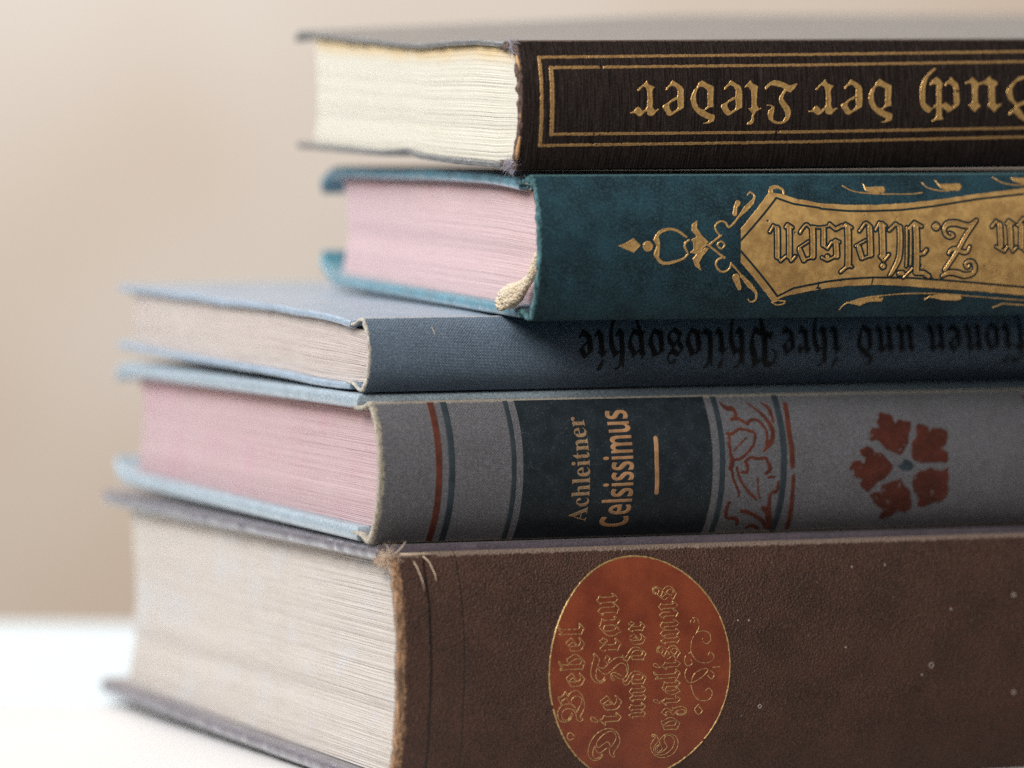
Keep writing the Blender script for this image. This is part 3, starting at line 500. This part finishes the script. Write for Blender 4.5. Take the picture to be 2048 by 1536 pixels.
# ================================================================== 5: thick brown book at the bottom
K = 5; b = BOOK[K]
r5 = root(K, 'thick dark brown book at the bottom of the stack, red oval on its spine')
BR = (.064, .026, .015)
sp5 = cloth('brown_leathercloth', BR, 'leather', wear=(.50, .28, .15), tail=1.7, ridge=(b['hi'] + .05,), rw=.45, rcol=(.42, .31, .24), above=True, rough=.47, spec=.38,
            crease=((7.2, .35, 1.0), (14.5, .3, .35)), light=(.070, .034, .024), mottle=.25)
make_spine(K, r5, sp5, thick=1.6, rag=.20, shoulder=.6, groove=.9)
cv5 = cloth('brown_board_cloth', (.10, .082, .098), 'plain', bk=.35, tail=0, rough=.30, spec=.8, sheen=.6, mottle=.2)
w5b = lambda U, Wd: .0 * U
make_cover(K, r5, cv5, True, seed=51, rag=.25); make_cover(K, r5, cv5, False, seed=52, rag=.2)
make_pages(K, r5, pages('tan_page_edges', (.58, .52, .46), (.42, .35, .30), streak=.6, blotch=(.55, .53, .52)), rows=230, ridge=.09, seed=5)
gl5 = gold('medallion_gilding', (.80, .56, .24), .5, .4, (.50, .31, .12))
md = Field(31, 76, 1.0, 48.2, .12)
CX, CZ, RX, RZ = 53.3, 24.4, 20.2, 22.6
ell = [(CX + RX * math.cos(a), CZ + RZ * math.sin(a)) for a in np.linspace(0, 2 * math.pi, 120, endpoint=False)]
md.poly(ell)
nm = NT('red_medallion_leather'); mmv = nm.mp((1000, 1000, 1000)); a_ = nm.noise(mmv, 4.0, 4, .7); b_ = nm.noise(mmv, .15, 3, .6)
cc = nm.mix(nm.ramp(b_, .3, .7), (.19, .034, .013), (.28, .058, .020)); cc = nm.mix(nm.math('MULTIPLY', nm.ramp(a_, .5, .75), .22), cc, (.40, .11, .04)); nm.bump(a_, .10, .8)
medm = nm.done(cc, .48, 0, .5)
md.build('medallion', K, r5, medm, lambda F: p_flat(F, 0, .05))
rg = Field(31, 76, 1.0, 48.2, .09); rg.poly(ell, absband=.15); rg.rough(.07, .7, 6, .22, 1.5)
rg.build('medallion_ring', K, r5, gl5, lambda F: p_flat(F, .03, .12))
tx = Field(34, 72, 3, 45, .07)
for s_, p0, p1, h_ in (('Bebel', (40.9, 14.4), (40.7, 34.2), 5.4), ('Die Frau', (49.4, 6.2), (48.6, 40.0), 6.3), ('und der', (54.6, 14.5), (54.3, 34.2), 4.9), ('Sozialismus', (62.6, 6.1), (61.7, 41.0), 5.6)):
    place_text(tx, frak(s_), p0, p1, h_, absband=.08)
for pts, hw in B5_SWIRL: tx.stroke(pts, hw * .55)
tx.stroke([(39.2, 11.4), (38.3, 12.2), (37.6, 11.5), (38.2, 10.6), (39.1, 10.9)], .09)
tx.rough(.035, .5, 8, .18, 1.0)
tx.build('medallion_lettering', K, r5, gl5, lambda F: p_flat(F, .04, .07))
sk = Field(70, 150, 1, 46, .07)
for x_, y_, rr in SPECKS5:
    sk.stroke([(x_ + rr, y_), (x_, y_ + rr), (x_ - rr, y_), (x_, y_ - rr), (x_ + rr, y_)], .10)
for _ in range(26):
    x_, y_ = rng.uniform(9, 145), rng.uniform(4, 45)
    sk.stroke([(x_, y_), (x_ + rng.uniform(-.2, .2), y_ + rng.uniform(-.4, .4))], rng.uniform(.03, .07))
nm = NT('pale_specks'); spk = nm.done((.42, .36, .30), .8)
sk.build('paint_specks', K, r5, spk, lambda F: p_flat(F, 0, .05))
nm = NT('frayed_tan_fibre'); fb = nm.done(nm.mix(nm.noise(nm.mp((1000,) * 3), 1.0, 2), (.62, .44, .30), (.72, .60, .48)), .85, 0, .2)
fray('frayed_fibres', r5, fb, (.6, 1.6, 47.8), (.9, 2.2, 1.3), 220, 3.0, .05, 5, (-.3, 0, -.2))
V, F = merge([tube([(.8, .5, 48.6), (2.2, .6, 49.5), (3.0, .2, 50.5), (3.4, -.2, 51.4)], [.16, .14, .12, .08]),
              tube([(7.0, -.6, 48.4), (8.3, -.8, 47.2), (8.9, -2.6, 44.8), (9.0, -3.0, 43.4)], [.16, .16, .13, .06]),
              tube([(2.5, .4, 48.7), (5.0, .2, 48.7), (7.6, -.2, 48.8), (10.0, -.2, 48.5)], [.3, .26, .2, .1]),
              tube([(4.8, .2, 48.1), (5.4, -1.6, 46.2), (6.0, -2.8, 43.8), (6.3, -3.4, 41.8)], [.12, .14, .12, .05]),
              tube([(1.0, 2.8, 48.6), (.4, 1.0, 47.4), (.2, -.2, 45.8), (.4, -1.2, 44.0)], [.3, .34, .3, .12])])
mesh_obj('torn_strips', V, F, fb, r5)

# ================================================================== 4: grey book
K = 4; b = BOOK[K]
r4 = root(K, 'grey cloth book with a dark spine label, red leaves and pink page edges')
GR = (.142, .140, .150)
sp4 = cloth('grey_linen', GR, 'linen', wdark=.6, wear=(.58, .51, .40), tail=1.1, ridge=(b['hi'] + .2, b['lo'] - .2), rw=.38, rough=.72, spec=.3, light=(.16, .16, .175), mottle=.14)
make_spine(K, r4, sp4, thick=1.0, rag=.15, shoulder=.5, groove=.7)
cv4 = cloth('grey_board_cloth', (.26, .325, .365), 'plain', bk=.35, tail=0, rough=.42, spec=.7, sheen=.5, mottle=.1)
def curl_t(a, w_at, W_): return lambda U, Wd: -a * np.clip((Wd - (W_ - w_at)) / w_at, 0, 1) ** 2
t4 = curl_t(1.8, 9, b['W']); b4 = lambda U, Wd: 3.4 * np.clip((Wd - 145) / 9, 0, 1) ** 2
make_cover(K, r4, cv4, True, warp=t4, seed=41, rag=.15, round_r=1.2); make_cover(K, r4, cv4, False, warp=b4, seed=42, rag=.1, round_r=1.2)
make_pages(K, r4, pages('rose_page_edges', (.54, .39, .39), (.45, .28, .28), streak=.5, blotch=(.54, .33, .36), edge=(.50, .27, .24), edge_h=24), rows=150, ridge=.075, seed=4)
reds = ink('rust_red_ink', (.110, .028, .015), (.12, .10, .095), .68)
blu = ink('slate_blue_ink', (.030, .044, .054), GR, .74)
def band(name, u0, u1, mat, hh=.03, h=.12):
    f = Field(u0 - .5, u1 + .5, b['lo'] - .4, b['hi'] + .5, h); f.poly([(u0, b['lo'] - .1), (u1, b['lo'] - .1), (u1, b['hi'] + .05), (u0, b['hi'] + .05)])
    return f.build(name, K, r4, mat, lambda F: p_flat(F, 0, hh))
band('stripe', 12.3, 13.8, reds)
for u0, u1 in B4_BANDS['slate']: band('stripe', u0, u1, blu)
lab = ink('blue_black_label', (.013, .021, .027), (.12, .13, .14), .655, .6, 3.0)
band('spine_label', B4_BANDS['label'][0][0], B4_BANDS['label'][0][1], lab, .05)
lt = ink('copper_lettering', (.46, .25, .12), (.12, .09, .07), .66, .45, 4.0)
f4 = Field(40, 66, 1.5, 28, .07)
place_text(f4, boldsans('Celsissimus'), (56.3, 2.4), (55.8, 26.2), 6.2)
f4.stroke(B4_RULE[0][0], B4_RULE[0][1])
f4.build('title_lettering', K, r4, lt, lambda F: p_flat(F, .05, .05))
f4 = Field(40, 50, 1.5, 28, .06); place_text(f4, boldserif('Achleitner'), (46.7, 3.6), (45.9, 25.1), 4.1)
f4.build('author_lettering', K, r4, ink('dull_copper_lettering', (.40, .25, .13), (.05, .05, .05), .58, .5, 4.0), lambda F: p_flat(F, .05, .04))
f4 = Field(75, 91, b['lo'], b['hi'], .09)
for pts, hw in B4_VINE: f4.stroke(pts, hw)
f4.rough(.07, .5, 9, .12)
f4.build('vine_ornament', K, r4, reds, lambda F: p_flat(F, 0, .03))
f4 = Field(89, 95, b['lo'], b['hi'], .09)
for pts, hw in B4_DASHRED: f4.stroke(pts, hw)
f4.build('stripe', K, r4, reds, lambda F: p_flat(F, 0, .03))
f4 = Field(101, 132, 1, 28, .09); f4.polys(B4_LEAF); f4.rough(.16, .8, 5, .25, 1.0)
f4.build('leaf_ornament', K, r4, ink('rust_red_leaf_ink', (.085, .019, .010), (.12, .09, .09), .66, .75, 2.0), lambda F: p_flat(F, 0, .03))
f4 = Field(112, 122, 8, 20, .09); f4.polys(B4_HEART); f4.build('flower_heart', K, r4, blu, lambda F: p_flat(F, 0, .03))
f4 = Field(143, 160, b['lo'], b['hi'], .1); f4.poly([(147.9, 24.8), (148.5, 24.9), (149, 27.4), (147.6, 27.3)])
for q in range(5): f4.stroke([(151, 3 + q * 4.6), (156, 5 + q * 4.2), (151, 7 + q * 4.6)], .5)
f4.build('vine_ornament', K, r4, reds, lambda F: p_flat(F, 0, .03))

# ================================================================== 3: thin blue book
K = 3; b = BOOK[K]
r3 = root(K, 'thin blue linen book with black lettering, between the teal and the grey book')
sp3 = cloth('blue_linen', (.115, .170, .235), 'linen', wdark=.6, wear=(.70, .64, .54), tail=.55, ridge=(b['hi'] + .3,), rw=.22, rough=.7, spec=.35, light=(.16, .21, .27), mottle=.16)
make_spine(K, r3, sp3, thick=.7, rag=.16, shoulder=.25, groove=1.0)
cv3 = cloth('pale_blue_board_cloth', (.24, .31, .385), 'plain', bk=.35, tail=0, rough=.42, spec=.6, sheen=.4, mottle=.12)
t3 = lambda U, Wd: (-1.3 * np.clip(1 - Wd / 26, 0, 1) ** 1.6 + .35 * vnoise(Wd, 77, 16) * np.exp(-U / 20) + .12 * vnoise(Wd, 78, 5) * np.exp(-U / 4)) * np.clip(1 - U / 60, .15, 1)
b3 = lambda U, Wd: .25 * vnoise(Wd, 79, 26) * np.exp(-U / 15) + .35 * np.clip(1 - Wd / 14, 0, 1)
make_cover(K, r3, cv3, True, warp=t3, seed=31, rag=.2, round_r=.6); make_cover(K, r3, cv3, False, warp=b3, seed=32, rag=.2, round_r=.6)
make_pages(K, r3, pages('grey_tan_page_edges', (.58, .50, .45), (.38, .29, .25), streak=.6), wtop=lambda U, W_: t3(U, W_) - .05, wbot=b3, rows=90, ridge=.10, seed=3)
bi = ink('black_ink', (.006, .006, .008), (.03, .035, .05), .80, .5)
f3 = Field(44, 172, 2.0, 14.6, .08)
for s_, ua, ub in (('Philosophie', 91.6, 46.6), ('ihre', 106.6, 92.8), ('und', 123.9, 110.2), ('Illufionen', 166.0, 126.6)):
    place_text(f3, frak(s_), (ua, 12.2), (ub, 12.2), 7.9)
f3.F -= .06
f3.build('title_lettering', K, r3, bi, lambda F: p_flat(F, 0, .04))
f3 = Field(8, 46, 1, 14.6, .07)
f3.stroke([(14.6, 13.3), (14.8, 12.4), (14.9, 11.9)], .13)
f3.build('scuff_mark', K, r3, spk, lambda F: p_flat(F, 0, .05))

# ================================================================== 2: teal book
K = 2; b = BOOK[K]
r2 = root(K, 'teal book with an ornate gold plate on its spine and pink page edges')
TE = (.013, .045, .062)
sp2 = cloth('teal_cloth', TE, 'plain', wear=(.10, .24, .26), tail=.7, ridge=(b['hi'] + .2,), rw=.25, rough=.66, spec=.25, light=(.026, .062, .074), mottle=.5)
make_spine(K, r2, sp2, thick=1.1, rag=.25, shoulder=.35, groove=.8)
cv2 = cloth('teal_board_cloth', (.045, .19, .25), 'plain', bk=.4, tail=0, rough=.34, spec=.65, sheen=.6, mottle=.25)
t2 = lambda U, Wd: -4.2 * np.clip((Wd - 121) / 11, 0, 1) ** 2 - 1.2 * np.clip(1 - Wd / 30, 0, 1) ** 1.5 * np.exp(-U / 25) + 1.0 * np.clip(Wd / 60, 0, 1) * np.clip(1 - Wd / 132, 0, 1)
b2 = lambda U, Wd: 5.4 * np.clip((Wd - 120) / 12, 0, 1) ** 2
make_cover(K, r2, cv2, True, warp=t2, seed=21, rag=.2, round_r=1.2); make_cover(K, r2, cv2, False, warp=b2, seed=22, rag=.15, round_r=1.2)
make_pages(K, r2, pages('pink_page_edges', (.68, .49, .48), (.59, .38, .37), streak=.5, edge=(.62, .26, .20), edge_h=25), wtop=t2, rows=150, ridge=.06, seed=2)
gl = gold('gilding', (1.0, .66, .26), .5, .34, (.72, .40, .14))
glp = gold('gilt_plate_gilding', (.92, .58, .21), .4, .5, (.62, .36, .13), sc=.4)
dk = ink('dark_teal_line', (.010, .026, .030), (.02, .05, .055), .9)
f2 = Field(44, 162, .8, 28.6, .09); f2.poly(B2_PLATE); f2.rough(.05, .7, 14, .05, 1.2)
f2.build('gilt_plate', K, r2, glp, lambda F: p_flat(F, 0, .07))
f2 = Field(44, 162, .8, 28.6, .07)
for pts, hw in B2_DARK: f2.stroke(pts, hw, grow=.07, smooth=False)
for pts, hw in B2_LET: f2.stroke(pts, hw, grow=.42, smooth=len(pts) > 3)
f2.build('plate_outline', K, r2, dk, lambda F: p_flat(F, .05, .05))
f2 = Field(44, 162, .8, 28.6, .06)
for pts, hw in B2_LET: f2.stroke(pts, hw, smooth=len(pts) > 3)
f2.build('gilt_lettering', K, r2, gl, lambda F: p_emb(F, .10, .12, .11, .08, .25))
f2 = Field(17, 120, .8, 28.6, .07)
for p in B2_POLY: f2.poly(p)
for pts, hw in B2_STROKE: f2.stroke(pts, hw)
f2.rough(.04, .5, 12, .1, .8)
f2.build('gilt_ornament', K, r2, gl, lambda F: p_emb(F, 0, .12, .09, .08, .3))
nm = NT('cream_braid'); mmv = nm.mp((1000,) * 3); vo = nm.voro(mmv, 2.4)
nm.bump(vo, .35, 1.0); crm = nm.done(nm.mix(nm.ramp(vo, .1, .6), (.95, .88, .74), (.72, .58, .40)), .8, 0, .25)
pts = np.array([(1.5, .3, 13.5), (1.6, .8, 12), (1.3, 1.4, 10), (.9, 2.6, 8.2), (.2, 4.6, 6.6), (-.8, 6.6, 5.2), (-1.6, 8.6, 3.9), (-2.0, 9.8, 2.9)])
rad = np.array([.4, 1.0, 1.25, 1.2, 1.7, 2.9, 3.0, 1.2]); q_ = np.linspace(0, 7, 46)
cx = [np.interp(q_, range(8), pts[:, c_]) for c_ in range(3)]; rr_ = np.interp(q_, range(8), rad)
strands = []
for st_ in range(26):
    sg = 1 if st_ % 2 else -1; ph = st_ * 2 * math.pi / 26 + .2 * random.random(); L_ = []
    for i_ in range(46):
        an = ph + sg * q_[i_] * 1.1; rk = rr_[i_] * (.86 + .10 * math.sin(i_ * 2.1 + st_ * 1.7) + .05 * random.random())
        L_.append((cx[0][i_] + rk * math.cos(an) * .8, cx[1][i_] + rk * math.sin(an) * .8, cx[2][i_] + rk * (math.cos(an) * .55 + math.sin(an) * .45)))
    strands.append(tube(L_, [.13 + .10 * r_ for r_ in rr_], 6))
hb, hf = merge([tube(pts.tolist(), (rad * .8).tolist(), 14)] + strands)
mesh_obj('headband', hb, hf, crm, r2)
fray('frayed_fibres', r2, crm, (.6, .8, 27.3), (.3, .4, .9), 16, 1.2, .12, 22)
nm = NT('teal_fibre'); tf = nm.done((.12, .30, .33), .8, 0, .3)
fray('frayed_fibres', r2, tf, (.1, .4, 27.8), (.3, 1.2, .9), 26, 1.4, .09, 23)

# ================================================================== 1: dark book on top
K = 1; b = BOOK[K]
r1 = root(K, 'dark brown cloth book on top of the stack, gilt lettering and cream pages')
sp1 = cloth('dark_brown_ribbed_cloth', (.026, .017, .014), 'rib', wear=(.20, .13, .10), tail=.7, ridge=(b['hi'] + .3,), rw=.3, rough=.72, spec=.18, sheen=.0, light=(.034, .026, .024), mottle=.15)
make_spine(K, r1, sp1, thick=1.2, rag=.35, shoulder=.35, groove=.5)
cv1 = cloth('dark_violet_board_cloth', (.13, .124, .118), 'plain', bk=.4, tail=0, rough=.36, spec=.6, sheen=.2, mottle=.2)
iw = [0, 12, 23, 38, 51, 70, 94, 112, 124, 131]
t1 = lambda U, Wd: np.interp(Wd, iw, [-.6, -.2, -.1, -.7, -1.5, -1.3, -.8, -.3, .1, -2.6]) * (.25 + .75 * np.exp(-U / 18)) + 3.4 * np.clip(U / 90, 0, 1) * np.clip(Wd / 122, 0, 2) ** 1.2 + 1.3 * (Wd / 122)
b1 = lambda U, Wd: np.interp(Wd, [0, 5, 12, 40, 52, 60, 68, 76, 122], [.8, .5, 0, 0, .2, 1.1, .5, 0, 0]) * np.exp(-U / 9) + .6 * np.clip(1 - U / 30, 0, 1)
make_cover(K, r1, cv1, True, warp=t1, seed=11, rag=.35, round_r=.6); make_cover(K, r1, cv1, False, warp=b1, seed=12, rag=.35, round_r=.6)
make_pages(K, r1, pages('cream_page_edges', (.70, .65, .54), (.57, .49, .36), streak=.4, edge=(.66, .42, .14), edge_h=24), wtop=t1, wbot=b1, rows=110, ridge=.07, seed=1)
f1 = Field(22, 134, 4, 24, .075); f1.polys(B1_TITLE); f1.rough(.05, .5, 3, .10, .8)
f1.build('gilt_title', K, r1, gold('bright_gilding', (1.0, .64, .24), .5, .34, (.74, .42, .14)), lambda F: p_emb(F, 0, .10, .09, .08, .35))
f1 = Field(3, 182, 3, 25.5, .09)
gfr = gold('dull_gilding', (.85, .52, .20), .5, .46, (.40, .22, .09), sc=3.0)
for (pts,) in B1_LINES:
    P = list(pts); a, z = P[0], P[-1]
    P = [(176.5 if P is None else 176.5, a[1] - (176.5 - a[0]) * .0)] + P + [(176.5, z[1])] + [(176.5, a[1])]
    f1.stroke(P, .30, smooth=False)
f1.stroke([tuple(B1_LINES[0][0][2]), tuple(B1_LINES[0][0][3])], .38); f1.stroke([tuple(B1_LINES[1][0][2]), tuple(B1_LINES[1][0][3])], .46)
f1.rough(.06, .6, 4, .12, .9)
f1.build('gilt_frame', K, r1, gfr, lambda F: p_emb(F, 0, .09, .06, .08, .25))
nm = NT('grey_fibre'); gf = nm.done((.42, .40, .46), .8, 0, .3)
fray('frayed_fibres', r1, gf, (.2, .9, 25.2), (.4, 1.3, 1.2), 140, 1.8, .05, 11)
fray('frayed_fibres', r1, gf, (.0, 1.6, 1.3), (.4, 2.0, 1.0), 150, 2.0, .05, 12, (-.2, 0, -.3))
nm = NT('exposed_tan_board'); tn = nm.done(nm.mix(nm.noise(nm.mp((2500, 2500, 500)), 1.0, 3), (.55, .28, .12), (.72, .45, .24)), .85, 0, .2)
V, F = merge([tube([(.25, -.75, 23.6), (.22, -1.5, 22.2), (.25, -2.2, 20.4)], [.25, .42, .15]), tube([(.25, -1.0, 2.6), (.2, -1.6, 4.6), (.2, -2.2, 6.2), (.25, -2.5, 7.4)], [.35, .5, .35, .1]),
              tube([(.2, -2.7, 10.0), (.2, -2.8, 12)], [.12, .1])])
mesh_obj('torn_board_edge', V, F, tn, r1)
